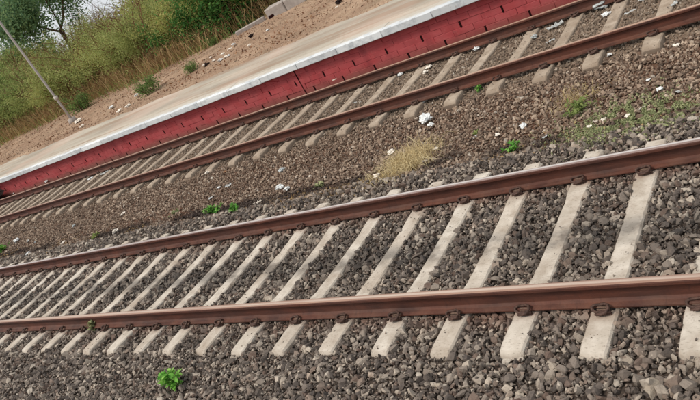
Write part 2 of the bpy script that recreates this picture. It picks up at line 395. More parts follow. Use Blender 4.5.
for i, x in enumerate(near_x):
    o = protos[i] if i < 4 else copy_tree(protos[i % 4])
    o.location = (x + random.uniform(-.008, .008), YN + random.uniform(-.015, .015), random.uniform(-.003, .0)); o.rotation_euler = (0, 0, (math.pi if i % 3 == 1 else 0) + random.uniform(-.008, .008))
    SL.append((x, YN, 1.375)); k = i - 1
    if i < 1: lab = 'pale concrete sleeper of the near track, lying beyond the right edge of the photo'
    elif i == 1: lab = 'pale concrete sleeper of the near track cut by the right edge of the photo'
    else:
        lab = 'pale near-track sleeper, %s leftward from the one cut by the right edge' % ORD[k - 1]
    tag(o, lab, 'sleeper', 'pale concrete sleepers of the near track')
far_x = [-2.12 - .715 * i for i in range(-2, 34)]
protos = [make_sleeper(2.6, M['concrete_old'], Y3, Y4, YF, far_x[i], 0, .1) for i in range(4)]
for i, x in enumerate(far_x):
    o = protos[i] if i < 4 else copy_tree(protos[i % 4])
    o.location = (x + random.uniform(-.02, .02), YF + random.uniform(-.04, .04), random.uniform(-.004, 0)); o.rotation_euler = (0, 0, random.uniform(-.012, .012))
    SL.append((x, YF, 1.30)); k = i
    if i < 1: lab = 'dusty sleeper of the far track, lying beyond the right edge of the photo'
    else: lab = 'dusty far-track sleeper, %s leftward from the right edge of the photo' % ORD[k - 1]
    tag(o, lab, 'sleeper', 'dusty old sleepers of the far track')

# ------------------------------------------------------------------ ballast stones
def hull(nv, seed):
    rs = random.Random(seed); bm = bmesh.new(); pts = []
    while len(pts) < nv:
        v = Vector((rs.gauss(0, 1), rs.gauss(0, 1), rs.gauss(0, 1))).normalized()
        if all((v - q).length > 1.9 / math.sqrt(nv) for q in pts): pts.append(v)
    for v in pts: bm.verts.new(v * rs.uniform(.72, 1.1))
    r = bmesh.ops.convex_hull(bm, input=bm.verts)
    dele = [x for x in r['geom_interior'] if isinstance(x, bmesh.types.BMVert)]
    if dele: bmesh.ops.delete(bm, geom=dele, context='VERTS')
    bmesh.ops.triangulate(bm, faces=bm.faces); bmesh.ops.recalc_face_normals(bm, faces=bm.faces)
    sc = (1, rs.uniform(.65, .95), rs.uniform(.45, .75))
    bm.verts.index_update()
    V = np.array([[v.co[i] * sc[i] * .62 for i in range(3)] for v in bm.verts]); T = np.array([[v.index for v in f.verts] for f in bm.faces])
    bm.free(); return V, T
HI = [hull(13, i) for i in range(20)]; MID = [hull(9, 100 + i) for i in range(20)]; LO = [hull(7, 200 + i) for i in range(16)]
def rotm(n):
    q = rng.normal(size=(n, 4)); q[:, 1:3] *= .55; q /= np.linalg.norm(q, axis=1)[:, None]; w, x, y, z = q.T     # lying mostly flat
    return np.stack([1 - 2 * (y * y + z * z), 2 * (x * y - z * w), 2 * (x * z + y * w), 2 * (x * y + z * w), 1 - 2 * (x * x + z * z), 2 * (y * z - x * w), 2 * (x * z - y * w), 2 * (y * z + x * w), 1 - 2 * (x * x + y * y)], 1).reshape(n, 3, 3)
def stones(name, P, size, variants, mat, parent):
    n = len(P); v = rng.integers(0, len(variants), n); Vs, Fs, off = [], [], 0
    for k, (V, T) in enumerate(variants):
        idx = np.nonzero(v == k)[0]
        if not len(idx): continue
        A = np.einsum('nij,vj->nvi', rotm(len(idx)), V) * size[idx][:, None, None] + P[idx][:, None, :]
        Vs.append(A.reshape(-1, 3)); Fs.append((T[None] + (np.arange(len(idx)) * len(V))[:, None, None] + off).reshape(-1, 3)); off += A.shape[0] * A.shape[1]
    o = link(name, mesh_np(name, np.concatenate(Vs), np.concatenate(Fs), mat), parent); o['kind'] = 'stuff'; return o
cr, cdn, cf = (np.array(v) for v in (RX, RY, RZ))
def project(P):
    d = P - np.array(CAM); z = d @ cf; z = np.where(z < .1, .1, z)
    return 350 + F * (d @ cr) / z, 200 + F * (d @ cdn) / z, z
def scatter(x0, x1, y0, y1, sp, s_mean, s_sd, marg=90):
    nx, ny = int((x1 - x0) / sp), int((y1 - y0) / (sp * .87))
    I, J = np.meshgrid(np.arange(nx), np.arange(ny)); X = x0 + (I + .5 * (J % 2)) * sp; Yv = y0 + J * sp * .87
    P = np.stack([X.ravel(), Yv.ravel(), np.zeros(X.size)], 1); P[:, :2] += rng.uniform(-.42, .42, (len(P), 2)) * sp
    px, py, _ = project(P); P = P[(px > -marg) & (px < 700 + marg) & (py > -marg) & (py < 400 + marg)]
    s = s_mean * np.exp(rng.normal(0, s_sd, len(P))); s = np.minimum(s, s_mean * 2)
    return P, s
def settle(P, s, lift=.28, jit=.010):
    P[:, 2] = [bedz(a, b) for a, b in P[:, :2]]
    P[:, 2] += s * lift + rng.uniform(-jit, jit, len(P)); return P
def clear(P, s, flank=.08):
    keep = np.ones(len(P), bool)
    for (x, yc, hl) in SL:
        keep &= ~((np.abs(P[:, 0] - x) < (.084 if yc < 6 else .106) + flank * s * .6) & (np.abs(P[:, 1] - yc) < hl + .1 * s))
    for yr in (Y1, Y2, Y3, Y4):        # nothing may stand in the rail
        near = np.abs(P[:, 1] - yr) < .085 + .5 * s
        P[:, 2] = np.where(near, np.minimum(P[:, 2], .008 - .5 * s), P[:, 2])
    return keep
# near track: grey broken stone
P, s = scatter(-19, 2.2, .9, 6.25, .041, .047, .36)
P = settle(P, s); kp = clear(P, s); P, s = P[kp], s[kp]
for (px, py, sz) in ((653, 389, .135), (552, 366, .11), (628, 361, .09), (440, 386, .08), (520, 395, .08)):
    q = at(px, py, -.03); P = np.vstack([P, [[q.x, q.y, q.z - .0]]]); s = np.append(s, sz)
px, py, dz = project(P); inf = (px > 0) & (px < 700) & (py > 0) & (py < 400)
score = np.where(inf, s / dz, 0); top = np.argsort(-score)[:299]; mask = np.zeros(len(P), bool); mask[top] = True
himesh = [mesh_np('stone', V, T, M['stone_grey']) for V, T in HI]; palemesh = [mesh_np('stone', V, T, M['stone_pale']) for V, T in HI[:3]]
for i in top:
    big = s[i] > .0999 and i >= len(P) - 5
    o = link('ballast_stone', random.choice(palemesh if i >= len(P) - 5 else himesh), bed)
    o.location = P[i]; o.scale = (s[i],) * 3 if i < len(P) - 5 else (s[i] * 1.1, s[i] * .95, s[i] * .6)
    o.rotation_euler = (random.gauss(0, .35), random.gauss(0, .35), random.uniform(0, 6.28)) if random.random() < .5 and i < len(P) - 5 else ((random.gauss(0, .12), random.gauss(0, .12), random.uniform(0, 6.28)) if i >= len(P) - 5 else (random.uniform(0, 6.28), random.uniform(0, 6.28), random.uniform(0, 6.28)))
P, s, dz = P[~mask], s[~mask], dz[~mask]
a = dz < 6.5
stones('ballast_stones', P[a], s[a], HI, M['stone_grey'], bed); stones('ballast_stones', P[~a], s[~a], MID, M['stone_grey'], bed)
P, s = scatter(-13, 1.6, 1.2, 6.2, .034, .020, .3)
_, _, dz = project(P); P, s = P[dz < 8], s[dz < 8]; P = settle(P, s, 1.1, .012); kp = clear(P, s); P, s = P[kp], s[kp]
stones('stone_chips', P, s, LO, M['stone_grey'], bed)
# strip between the tracks: smaller brown stone
P, s = scatter(-34, 1.5, 6.0, 8.25, .038, .041, .28, 60)
n_ = np.array([fbm(a * .55, b * 1.3, .9, 4) for a, b in P[:, :2]])
thin = (np.abs(P[:, 1] - 6.55 - .15 * n_) < .28) & (n_ > .1)
kp = ~(thin & (rng.random(len(P)) < .55)) & (P[:, 1] + .12 * n_ > 6.12); P, s = P[kp], s[kp]
P = settle(P, s, .24, .012); kp = clear(P, s); P, s = P[kp], s[kp]; _, _, dz = project(P); a = dz < 11
stones('ballast_stones', P[a], s[a], MID, M['stone_brown'], bed); stones('ballast_stones', P[~a], s[~a], LO, M['stone_brown'], bed)
# far track: dusty, fewer clean stones
P, s = scatter(-36, 1.0, 8.2, 11.02, .041, .040, .28, 50)
P = settle(P, s, .16, .012); kp = clear(P, s) & (rng.random(len(P)) < .85); P, s = P[kp], s[kp]; _, _, dz = project(P); a = dz < 13
stones('ballast_stones', P[a], s[a], MID, M['stone_dusty'], bed); stones('ballast_stones', P[~a], s[~a], LO, M['stone_dusty'], bed)
# chips lying on the sleepers
C = []
for (x, yc, hl) in SL:
    for _ in range(16 if yc < 6 else 40):
        yy = yc + random.uniform(-hl, hl)
        if min(abs(yy - q) for q in (Y1, Y2, Y3, Y4)) < .16: continue
        C.append((x + random.uniform(-.07, .07), yy, .002))
C = np.array(C); stones('stone_chips', C, rng.uniform(.008, .022, len(C)), LO, M['stone_grey'], bed)

# ------------------------------------------------------------------ platform
WY = 11.03                                            # face of the wall
wall = empty('platform_wall', (-10, WY, -.15)); tag(wall, 'red painted block wall holding up the platform, with dark weep slots and a white coping', 'wall')
def wl(o): o.parent = wall; o.matrix_parent_inverse = Matrix.Translation((10, -WY, .15)); return o
CH, BL, ZB = .122, .43, -.17
def block_mesh(w, h, seed):
    bm = bmesh.new(); random.seed(seed); box(bm, (0, 0, 0), (w, .16, h), .004, .004); return mesh_bm('block', bm, M['red'])
full = [block_mesh(BL - .004, CH - .0025, 50 + i) for i in range(5)]; part_ = [block_mesh(BL - .036, CH - .0025, 60 + i) for i in range(5)]
random.seed(11); rest = bmesh.new(); nb = 0; todo = []
for r in range(6):
    z = ZB + r * CH; slot = r in (3, 1)
    for i in range(-2, 150):
        x = -2.6 - i * BL + (BL * .5 if r % 2 else 0)
        if abs(x - BL * .5 + BL * .5 - (-10.0)) < .03: x += .0
        gap = slot and (i + (1 if r == 1 else 0)) % 2 == 0
        todo.append((x, z, gap, r))
todo.sort(key=lambda t: (math.hypot(t[0], 11) - (2 if t[1] > -.02 else -4)))
for (x, z, gap, r) in todo:
    p = project(np.array([[x, WY, z]])); vis = -30 < p[0][0] < 730 and -30 < p[1][0] < 430
    if nb < 292 and vis and z > -.1:
        o = link('block', random.choice(part_ if gap else full)); wl(o); nb += 1
        o.location = (x - BL, WY + random.uniform(-.004, .006), z); 
    else: box(rest, (x - BL, WY, z), (x - (.036 if gap else .004), WY + .16, z + CH - .0025), .004)
o = wl(link('blocks', mesh_bm('blocks', rest, M['red']))); o['kind'] = 'stuff'
bm = bmesh.new(); box(bm, (-70, WY + .009, -.3), (-1, WY + .2, .565))
wl(link('mortar_core', mesh_bm('mortar_core', bm, M['mortar'])))
# weep slots: dark boxes in the joints, the openings' shade put into their colour
SLOTM = bmesh.new(); box(SLOTM, (-.036, -.011, -.004), (-.004, .012, CH + .002)); SLOTM = mesh_bm('weep_slot', SLOTM, M['hole'])
cnt = 0
for (x, z, gap, r) in todo:
    if gap and x > -27 and x < -3 and z > -.1:
        o = wl(link('weep_slot', SLOTM)); o.location = (x, WY + .008, z)
bm = bmesh.new(); box(bm, (-10.02, WY - .006, -.2), (-9.99, WY + .02, .56)); wl(link('expansion_joint', mesh_bm('expansion_joint', bm, M['hole'])))
PZ = .70
random.seed(5)
x = -1.5
while x > -60:
    w = 1.18; bm = bmesh.new()
    box(bm, (x - w, WY - .13, .575), (x - .005, WY + .34, PZ + .012), .01, .007)
    wl(link('coping_slab', mesh_bm('coping_slab', bm, M['white']))); x -= w
pv = struct(link('platform', grid('platform', list(np.linspace(-90, 0, 180)), list(np.linspace(WY + .335, WY + 3.4, 18)), lambda x, y: PZ + .004 * fbm(x, y, .8), M['paving'])))
def bankz(x, y):
    e = 13.3 + .3 * fbm(x, y, .5, 3)
    z = PZ - .05 + .075 * smooth(e - .25, e + .4, y)
    if y > 13.9: z += (.07 * fbm(x, y, .7, 5) + .03 * fbm(x, y, 3, 8)) * smooth(13.9, 14.8, y) + .12 * smooth(14.5, 17, y)
    return z
xs = list(np.concatenate([np.linspace(-400, -75, 14), np.linspace(-70, 0, 300), np.linspace(5, 200, 8)]))
ys = list(np.concatenate([np.linspace(12.6, 22, 72), np.linspace(23, 60, 12), [120, 400]]))
bank = struct(link('dirt_bank', grid('dirt_bank', xs, ys, bankz, M['dirt'])))
# gravel and clods on the bank
P, s = scatter(-45, -6, 13.4, 20.5, .12, .038, .6, 40); P[:, 2] = [bankz(a, b) for a, b in P[:, :2]]; kp = rng.random(len(P)) < .55
stones('rubble', P[kp], s[kp], LO, M['clod'], bank)

# ------------------------------------------------------------------ foliage
def leaves(C, size, asp=.4, jit=1.):       # one quad leaf per centre, returns V, F
    n = len(C); Rm = rotm_full(n); q = np.array([[-.5, 0, 0], [0, -asp / 2, .06], [.5, 0, 0], [0, asp / 2, .06]])
    sz = size * rng.uniform(.6, 1.4, n) if np.isscalar(size) else size
    V = np.einsum('nij,vj->nvi', Rm, q) * sz[:, None, None] + C[:, None, :]
    return V.reshape(-1, 3), (np.arange(n)[:, None] * 4 + np.arange(4)[None])
def rotm_full(n):
    q = rng.normal(size=(n, 4)); q /= np.linalg.norm(q, axis=1)[:, None]; w, x, y, z = q.T
    return np.stack([1 - 2 * (y * y + z * z), 2 * (x * y - z * w), 2 * (x * z + y * w), 2 * (x * y + z * w), 1 - 2 * (x * x + z * z), 2 * (y * z - x * w), 2 * (x * z - y * w), 2 * (y * z + x * w), 1 - 2 * (x * x + y * y)], 1).reshape(n, 3, 3)
def branch(bm, tips, p, d, ln, r, depth, rs, spread=.6, up=.15):
    pts = [p]; n = 4
    for i in range(n):
        d = (d + Vector((rs.gauss(0, .13), rs.gauss(0, .13), rs.gauss(0, .08) + up * .3))).normalized(); pts.append(pts[-1] + d * ln / n)
    tube(bm, pts, [r * (1 - .5 * i / n) for i in range(n + 1)], 5 if r > .03 else 3, False)
    for q in pts[2:]: tips.append((q, depth))
    if depth > 0:
        for _ in range(rs.choice((2, 3, 3))):
            q = pts[rs.choice((2, 3, 4))]
            dd = (d + Vector((rs.gauss(0, spread), rs.gauss(0, spread), rs.gauss(.05, spread * .6)))).normalized()
            branch(bm, tips, q, dd, ln * rs.uniform(.55, .8), r * .5, depth - 1, rs, spread, up)
def plant_proto(kind, seed, h, w, nst, leafn, lsize, matl, matb, depth=3, crown_from=.3, clump=.22, asp=.4, one=False, low=.0):
    rs = random.Random(seed); bm = bmesh.new(); tips = []
    for i in range(nst):
        a = rs.uniform(0, 6.28); lean = rs.uniform(.15, .75) * w / h if not one else .06
        p = Vector((math.cos(a) * .15, math.sin(a) * .15, -.15)) if not one else Vector((0, 0, -.2))
        d = Vector((math.cos(a) * lean, math.sin(a) * lean, 1)).normalized()
        branch(bm, tips, p, d, h * rs.uniform(.42, .6), (.012 + .012 * h) if not one else .016 * h, depth, rs, .55)
    stem = mesh_bm('stem', bm, matb)
    T = np.array([tuple(q) for q, dep in tips if q.z > crown_from * h and dep < depth] or [(0, 0, h * .6)])
    zmax = T[:, 2].max(); T[:, 2] *= h / max(zmax, .1) * .96
    pick = T[rng.integers(0, len(T), leafn)]
    C = pick + rng.normal(0, clump, (leafn, 3)) * rng.uniform(.3, 1, (leafn, 1))
    if low > 0:
        k_ = int(leafn * low); an = rng.uniform(0, 6.28, k_); rr = rng.uniform(0, w * .6, k_)
        C[:k_] = np.stack([np.cos(an) * rr, np.sin(an) * rr, rng.uniform(0, h * .5, k_)], 1)
    C[:, 2] = np.maximum(C[:, 2], .05)
    V, Fq = leaves(C, lsize, asp)
    return stem, mesh_np('foliage', V, Fq, matl)
def put(name, cat, proto, loc, rz, sc, label, group=None, stemname='stem', fname='foliage'):
    e = empty(name, loc, rz); e.scale = (sc if isinstance(sc, tuple) else (sc,) * 3)
    link(stemname, proto[0], e); link(fname, proto[1], e); tag(e, label, cat, group); return e
def gz(x, y): return bankz(x, y)
bush_o = [plant_proto('b', 300 + i, 4.4, 3.4, 8, 9000, .13, M['leaf_olive'], M['twig'], 3, .28, .30, .35, low=.12) for i in range(4)]
bush_y = [plant_proto('b', 320 + i, 4.0, 3.2, 8, 8500, .12, M['leaf_yellow'], M['twig'], 3, .3, .30, .33, low=.12) for i in range(3)]
bush_g = [plant_proto('b', 340 + i, 4.4, 3.4, 7, 9000, .14, M['leaf_green'], M['bark'], 3, .2, .32, .45, low=.18) for i in range(2)]
bush_d = plant_proto('b', 360, 3.6, 2.6, 7, 13000, .13, M['leaf_dark'], M['bark'], 3, .12, .34, .5, low=.3)
small_g = plant_proto('b', 370, 1.1, 1.1, 9, 1700, .085, M['leaf_small'], M['bark'], 2, .1, .13, .45, low=.4)
tree_p = plant_proto('t', 384, 8.6, 5, 1, 30000, .15, M['leaf_tree'], M['bark'], 4, .55, .5, .5, one=True)
random.seed(21)
fr = []
def thicket(x, y, sc, kind, row):
    pr, lab = {'o': (random.choice(bush_o), 'olive-green feathery shrub with brown stems in the back rows of the thicket'),
               'y': (random.choice(bush_y), 'yellow-green feathery shrub with brown stems in the back rows of the thicket'),
               'g': (random.choice(bush_g), 'greener leafy shrub standing in the back rows of the thicket')}[kind]
    o = put('shrub', 'shrub', pr, (x, y, gz(x, y) - .05), random.uniform(0, 6.28), (sc * random.uniform(.85, 1.15), sc * random.uniform(.85, 1.15), sc * random.uniform(.85, 1.1)), lab,
        {'o': 'olive shrubs of the thicket', 'y': 'yellow-green shrubs of the thicket', 'g': 'greener shrubs of the thicket'}[kind])
    if row == 0: fr.append((x, o, kind))
# the front edge of the thicket follows the back of the dirt bank
edge = [(-75, 21.5), (-55, 20), (-39, 19.2), (-31, 19.6), (-28, 19.6), (-24, 18.4), (-20, 19.2), (-17.5, 21), (-14, 23.5)]
def ey(x):
    for (a, ya), (b, yb) in zip(edge, edge[1:]):
        if a <= x <= b: return ya + (yb - ya) * (x - a) / (b - a)
    return 21
for row, (dy, sp, sc) in enumerate(((.9, 1.9, .78), (3.2, 2.4, .98), (6.2, 3.0, 1.12), (10.5, 4, 1.2))):
    x = -13.5 - row * 1.2
    while x > -46 - row * 10:
        yy = ey(x) + dy + random.uniform(-.5, .5)
        p = project(np.array([[x, yy, 2]]))
        if -140 < p[0][0] < 500 and -140 < p[1][0] < 300:
            q = project(np.array([[x, yy, 2.5]]))[0][0]
            kind = random.choice('yyyoo') if 85 < q < 420 else (random.choice('ooyg') if q >= 45 else random.choice('oggo'))
            scl = sc * (.82 if 45 < q < 110 and row >= 1 else 1)
            thicket(x, yy, scl, kind, row)
        x -= sp * random.uniform(.8, 1.2)
left = sorted((t for t in fr if t[0] < -29.2), key=lambda t: -t[0]); right = sorted((t for t in fr if t[0] >= -29.2), key=lambda t: t[0])
for side, L_ in (('left', left), ('right', right)):
    for i, (x, o, kind) in enumerate(L_):
        o['label'] = '%s in the front row of the thicket, %s to the %s of the pole' % ({'o': 'olive-green shrub', 'y': 'yellow-green shrub', 'g': 'greener shrub'}[kind], ORD[i], side)
def placepx(px, py, z=.78): return at(px, py, z)
q = placepx(224, 40); put('dark_green_bush', 'bush', bush_d, (q.x, q.y + 1.0, gz(q.x, q.y + 1)), .5, 1.0, 'dense dark-green bush at the end of the grey kerb, top middle of the photo', stemname='stem')
q = placepx(206, 52); put('dark_green_bush', 'bush', bush_d, (q.x - 1.2, q.y + 2.0, gz(q.x, q.y + 2)), 2.5, .9, 'dark-green bush just left of the densest one, partly hidden in the yellow shrubs')
for (px, py, sc, lab) in ((150, 92, .72, 'small round green bush on the edge of the dirt, in front of the thicket'),
                          (192, 71, .42, 'low green bush on the dirt between the round bush and the dark one'),
                          (85, 110, .95, 'bright green low bush just right of the foot of the pole'),
                          (216, 46, .4, 'tiny green bush beside the foot of the dark-green bush')):
    q = placepx(px, py); put('small_bush', 'bush', small_g, (q.x, q.y, gz(q.x, q.y)), random.uniform(0, 6), sc, lab)
# the tree against the sky
q = far_at(100, 74, 41); put('leafy_tree', 'tree', tree_p, (q.x, q.y, .6), .3, .98, 'tall dark leafy tree with a thin trunk against the sky, top left corner', stemname='trunk', fname='crown')
# dry grass and dead twigs at the foot of the thicket
B = []
for i in range(8500):
    x = random.uniform(-62, -13); y = ey(x) + random.gauss(.35, .75); 
    if y < ey(x) - 1.1: continue
    B.append((x, y))
def blades(B, zf, hmin, hmax, wid, lean, mat, name):
    n = len(B); B = np.array(B); z = np.array([zf(a, b) for a, b in B]); h = rng.uniform(hmin, hmax, n); a = rng.uniform(0, 6.28, n); l = rng.normal(0, lean, (n, 2))
    base = np.stack([B[:, 0], B[:, 1], z - .02], 1); wv = np.stack([np.cos(a), np.sin(a), 0 * a], 1) * wid
    mid = base + np.stack([l[:, 0] * h * .4, l[:, 1] * h * .4, h * .6], 1); tip = base + np.stack([l[:, 0] * h, l[:, 1] * h, h * np.clip(1 - np.abs(l).sum(1) * .4, .2, 1)], 1)
    V = np.stack([base - wv, base + wv, mid + wv * .7, mid - wv * .7, tip + wv * .2, tip - wv * .2], 1).reshape(-1, 3)
    k = np.arange(n)[:, None] * 6; Fq = np.concatenate([k + np.array([[0, 1, 2, 3]]), k + np.array([[3, 2, 4, 5]])])
    return mesh_np(name, V, Fq, mat)
o = link('dry_grass', blades(B, gz, .25, 1.5, .012, .45, M['straw_red'], 'dry_grass')); o['kind'] = 'stuff'
tag(o, 'rust-brown dry grass and dead twigs along the foot of the thicket', 'dry grass'); o['kind'] = 'stuff'
B2 = [(x, y) for x, y in ((random.uniform(-50, -13), 0) for _ in range(1500)) for y in [ey(x) + random.gauss(-.1, .5)]]
o = link('green_undergrowth', blades(B2, gz, .15, .6, .016, .4, M['leaf_green'], 'green_undergrowth')); tag(o, 'thin green weeds growing through the dry grass along the thicket', 'weeds'); o['kind'] = 'stuff'

lc = []
for i in range(4500):
    x = random.uniform(-50, -9); y = 13.7 + abs(random.gauss(0, 3.0))
    if fbm(x, y, .45, 6) > -.05 and y < ey(x) + 1: lc.append((x, y, bankz(x, y) + random.uniform(.01, .05)))
V, Fq = leaves(np.array(lc), .075, .5); o = link('leaf_litter', mesh_np('leaf_litter', V, Fq, M['twig'])); tag(o, 'scattered dry brown leaves and sticks over the dirt behind the platform', 'leaf litter'); o['kind'] = 'stuff'
# ------------------------------------------------------------------ weeds by the tracks
def weed(loc, r, h, n, lab, mat='leaf_weed', leaf=.07, separate=False, cat='weed', name='weed', seed=0):
    rs = random.Random(seed); e = empty(name, loc); bm = bmesh.new(); cs = []
    lm = bmesh.new()
    def leafm(b, M4, L, Wd):
        P = [(-0.0, 0, 0), (.35 * L, Wd * .5, .06 * L), (.7 * L, Wd * .38, .04 * L), (L, 0, -.08 * L), (.7 * L, -Wd * .38, .04 * L), (.35 * L, -Wd * .5, .06 * L), (.4 * L, 0, .0), (.72 * L, 0, -.01 * L)]
        v = [b.verts.new(M4 @ Vector(p)) for p in P]
        for f in ((0, 6, 1), (1, 6, 7, 2), (2, 7, 3), (0, 5, 6), (5, 4, 7, 6), (4, 3, 7)): b.faces.new([v[i] for i in f])
    shared = []
    if separate:
        for q in range(4):
            b = bmesh.new(); leafm(b, Matrix(), leaf * (.8 + .14 * q), leaf * (.42 + .05 * q)); me = bpy.data.meshes.new('leaf'); b.to_mesh(me); b.free(); me.materials.append(M[mat]); shared.append(me)
    ns = max(3, n // 9)
    for i in range(ns):
        a = rs.uniform(0, 6.28); l = rs.uniform(.1, 1) * r; top = Vector((math.cos(a) * l, math.sin(a) * l, h * rs.uniform(.6, 1) * (1 - .35 * l / r)))
        mid = Vector((top.x * .4, top.y * .4, top.z * .6)); tube(bm, [(0, 0, -.03), mid, top], [.004, .003, .002], 4)
        for j in range(n // ns):
            t = rs.uniform(.25, 1); p = (Vector((0, 0, -.03)).lerp(mid, t * 2) if t < .5 else mid.lerp(top, t * 2 - 1))
            M4 = Matrix.Translation(p) @ Matrix.Rotation(rs.uniform(0, 6.28), 4, 'Z') @ Matrix.Rotation(rs.uniform(-.9, .25), 4, 'Y') @ Matrix.Rotation(rs.gauss(0, .4), 4, 'X')
            if separate: o = link('leaf', rs.choice(shared), e); o.matrix_local = M4
            else: leafm(lm, M4, leaf * rs.uniform(.7, 1.2), leaf * rs.uniform(.35, .55))
    link('stem', mesh_bm('stem', bm, M['leaf_moss']), e)
    if not separate: me = bpy.data.meshes.new('leaves'); lm.to_mesh(me); me.materials.append(M[mat]); link('leaves', me, e)
    lm.free(); tag(e, lab, cat); return e
def onbed(px, py, dz=0.):
    z = -.05
    for _ in range(4): q = at(px, py, z); z = bedz(q.x, q.y)
    return Vector((q.x, q.y, z + dz))
weed(onbed(178, 388), .14, .27, 150, 'bright green leafy weed growing alone in the ballast at the bottom left', leaf=.08, separate=True, seed=1, mat='leaf_bright')
weed(onbed(215, 214), .19, .2, 90, 'green leafy weed on the dirt, left one of the pair beside white litter', leaf=.085, seed=2)
weed(onbed(236, 212), .15, .17, 60, 'smaller green weed, right one of the pair beside white litter', leaf=.075, seed=3)
weed(onbed(515, 152), .12, .17, 80, 'round green weed just above the near track, right of the photo centre', leaf=.06, seed=4)
weed(onbed(323, 186), .14, .09, 50, 'dull green low weed beside the rust-brown dry grass', 'leaf_moss', leaf=.06, seed=5)
weed(onbed(578, 112), .26, .14, 190, 'dark green weed patch at the left end of the pale moss', 'leaf_green', leaf=.06, seed=6)
weed(onbed(97, 331), .09, .2, 70, 'dry yellow-green weed standing against the nearest rail', 'leaf_moss', leaf=.07, seed=7)
weed(onbed(3, 252), .3, .2, 80, 'light green weed at the left edge of the photo', leaf=.11, seed=8)
weed(onbed(96, 238), .16, .1, 50, 'faint green weed in the dirt, left of the white chips', 'leaf_green', leaf=.08, seed=9)
weed(onbed(176, 214), .16, .07, 46, 'olive low weed on the brown stones left of the green pair', 'leaf_moss', leaf=.07, seed=10)
weed(onbed(481, 90), .09, .1, 40, 'tiny green weed against the near rail of the far track', leaf=.06, seed=11)
weed(onbed(478, 136), .07, .06, 26, 'tiny dark green weed beside a white scrap on the brown stones', 'leaf_green', leaf=.05, seed=12)
def tuft(px, py, rx, ry, n, h, mat, lab, name='dry_grass_tuft'):
    q = onbed(px, py); pts = [(rng.normal(0, rx), rng.normal(0, ry)) for _ in range(n)]
    me = blades(pts, lambda a, b: bedz(q.x + a, q.y + b) - q.z, h * .3, h, .0032, .8, M[mat], 'blades'); e = empty(name, q); link('blades', me, e)['kind'] = 'stuff'; tag(e, lab, 'grass'); return e
tuft(411, 164, .17, .2, 1250, .32, 'straw_pale', 'straw-yellow tuft of dry grass on the brown ballast between the tracks')
tuft(337, 191, .26, .09, 900, .09, 'straw_red', 'flattened rust-brown dry grass beside a low weed above the near track')
tuft(300, 199, .22, .07, 500, .07, 'straw_red', 'thin rust-brown dry grass under the white scraps')
tuft(385, 178, .2, .1, 500, .12, 'straw', 'short straw-coloured grass at the lower left of the dry tuft')
tuft(577, 100, .16, .12, 350, .16, 'straw', 'yellowing thin grass above the dark green weed patch')
# pale moss patch
mc = []
for i in range(15000):
    px = random.gauss(632, 32); py = random.gauss(120 - (px - 630) * .22, 11)
    if fbm(px, py, .12) > -.02: q = at(px, py, -.1); mc.append((q.x, q.y, bedz(q.x, q.y) + random.uniform(.008, .042)))
for i in range(1500):
    q = onbed(random.gauss(590, 12), random.gauss(136, 4)); mc.append((q.x, q.y, q.z + random.uniform(.005, .04)))
V, Fq = leaves(np.array(mc), .028, .6); o = link('ground_cover', mesh_np('ground_cover', V, Fq, M['leaf_moss'])); tag(o, 'pale green mossy ground cover beside the near track at the right', 'ground cover'); o['kind'] = 'stuff'
dc = []
for i in range(2600):
    x = random.uniform(-20, -1); y = random.gauss(6.35, .2)
    if fbm(x, y, .8, 2) > .1: dc.append((x, y, bedz(x, y) + random.uniform(.01, .04)))
V, Fq = leaves(np.array(dc), .035, .5); o = link('dry_leaves', mesh_np('dry_leaves', V, Fq, M['straw_red'])); tag(o, 'scattered dry brown leaves along the ditch between the tracks', 'dry leaves'); o['kind'] = 'stuff'

# ------------------------------------------------------------------ litter
def crumple(sz, flatn, seed):
    bm = bmesh.new(); bmesh.ops.create_icosphere(bm, subdivisions=3, radius=1)
    for v in bm.verts:
        n = noise.noise(v.co * 1.3 + Vector((seed, 0, 0))) * .8 + noise.noise(v.co * 3.1 + Vector((0, seed, 0))) * .45
        v.co *= max(.35, 1 + n); v.co.z *= flatn
    z0 = min(v.co.z for v in bm.verts)
    for v in bm.verts: v.co.z -= z0; v.co = v.co * sz * .5
    return bm
def sheet(L, Wd, seed):
    bm = bmesh.new(); nx, ny = 9, 6; g = [[bm.verts.new(((i / (nx - 1) - .5) * L + noise.noise(Vector((j * .9, seed, 3))) * L * .12, (j / (ny - 1) - .5) * Wd + noise.noise(Vector((i * .7, seed, 7))) * Wd * .35, .012 + abs(noise.noise(Vector((i * .8, j * .9, seed)))) * min(L, Wd) * .55)) for j in range(ny)] for i in range(nx)]
    for i in range(nx - 1):
        for j in range(ny - 1): bm.faces.new((g[i][j], g[i + 1][j], g[i + 1][j + 1], g[i][j + 1]))
    r = bmesh.ops.solidify(bm, geom=bm.faces[:], thickness=.003); return bm
nl = [0]
def trash(px, py, L, lab, shape='c', mat='litter', W_=None, fl=.45, z=None, name='paper_scrap', rot=None, cat='litter'):
    nl[0] += 1; q = (onbed(px, py) if z is None else at(px, py, z))
    if z is None: q.z += .018
    bm = crumple(L * .9, fl, nl[0] * 3.7) if shape == 'c' else sheet(L, W_ or L * .45, nl[0] * 2.3)
    o = link(name, mesh_bm(name, bm, M[mat], shape == 'c' and False)); o.location = q
    o.rotation_euler = (0, 0, rot if rot is not None else random.uniform(0, 6.28)); tag(o, lab, cat); return o
random.seed(3)
trash(428, 123, .2, 'crumpled white plastic bag, the largest white litter on the brown ballast', name='plastic_bag', fl=.6)
trash(432, 127, .1, 'small torn corner of white plastic beside the big crumpled bag')
trash(425, 103, .11, 'folded white paper near the rail, above the crumpled bag', 's', W_=.09)
trash(282, 190, .13, 'white crumpled paper, left of the two near the rust-brown grass', fl=.7)
trash(288, 191, .11, 'white crumpled paper, right of the two near the rust-brown grass')
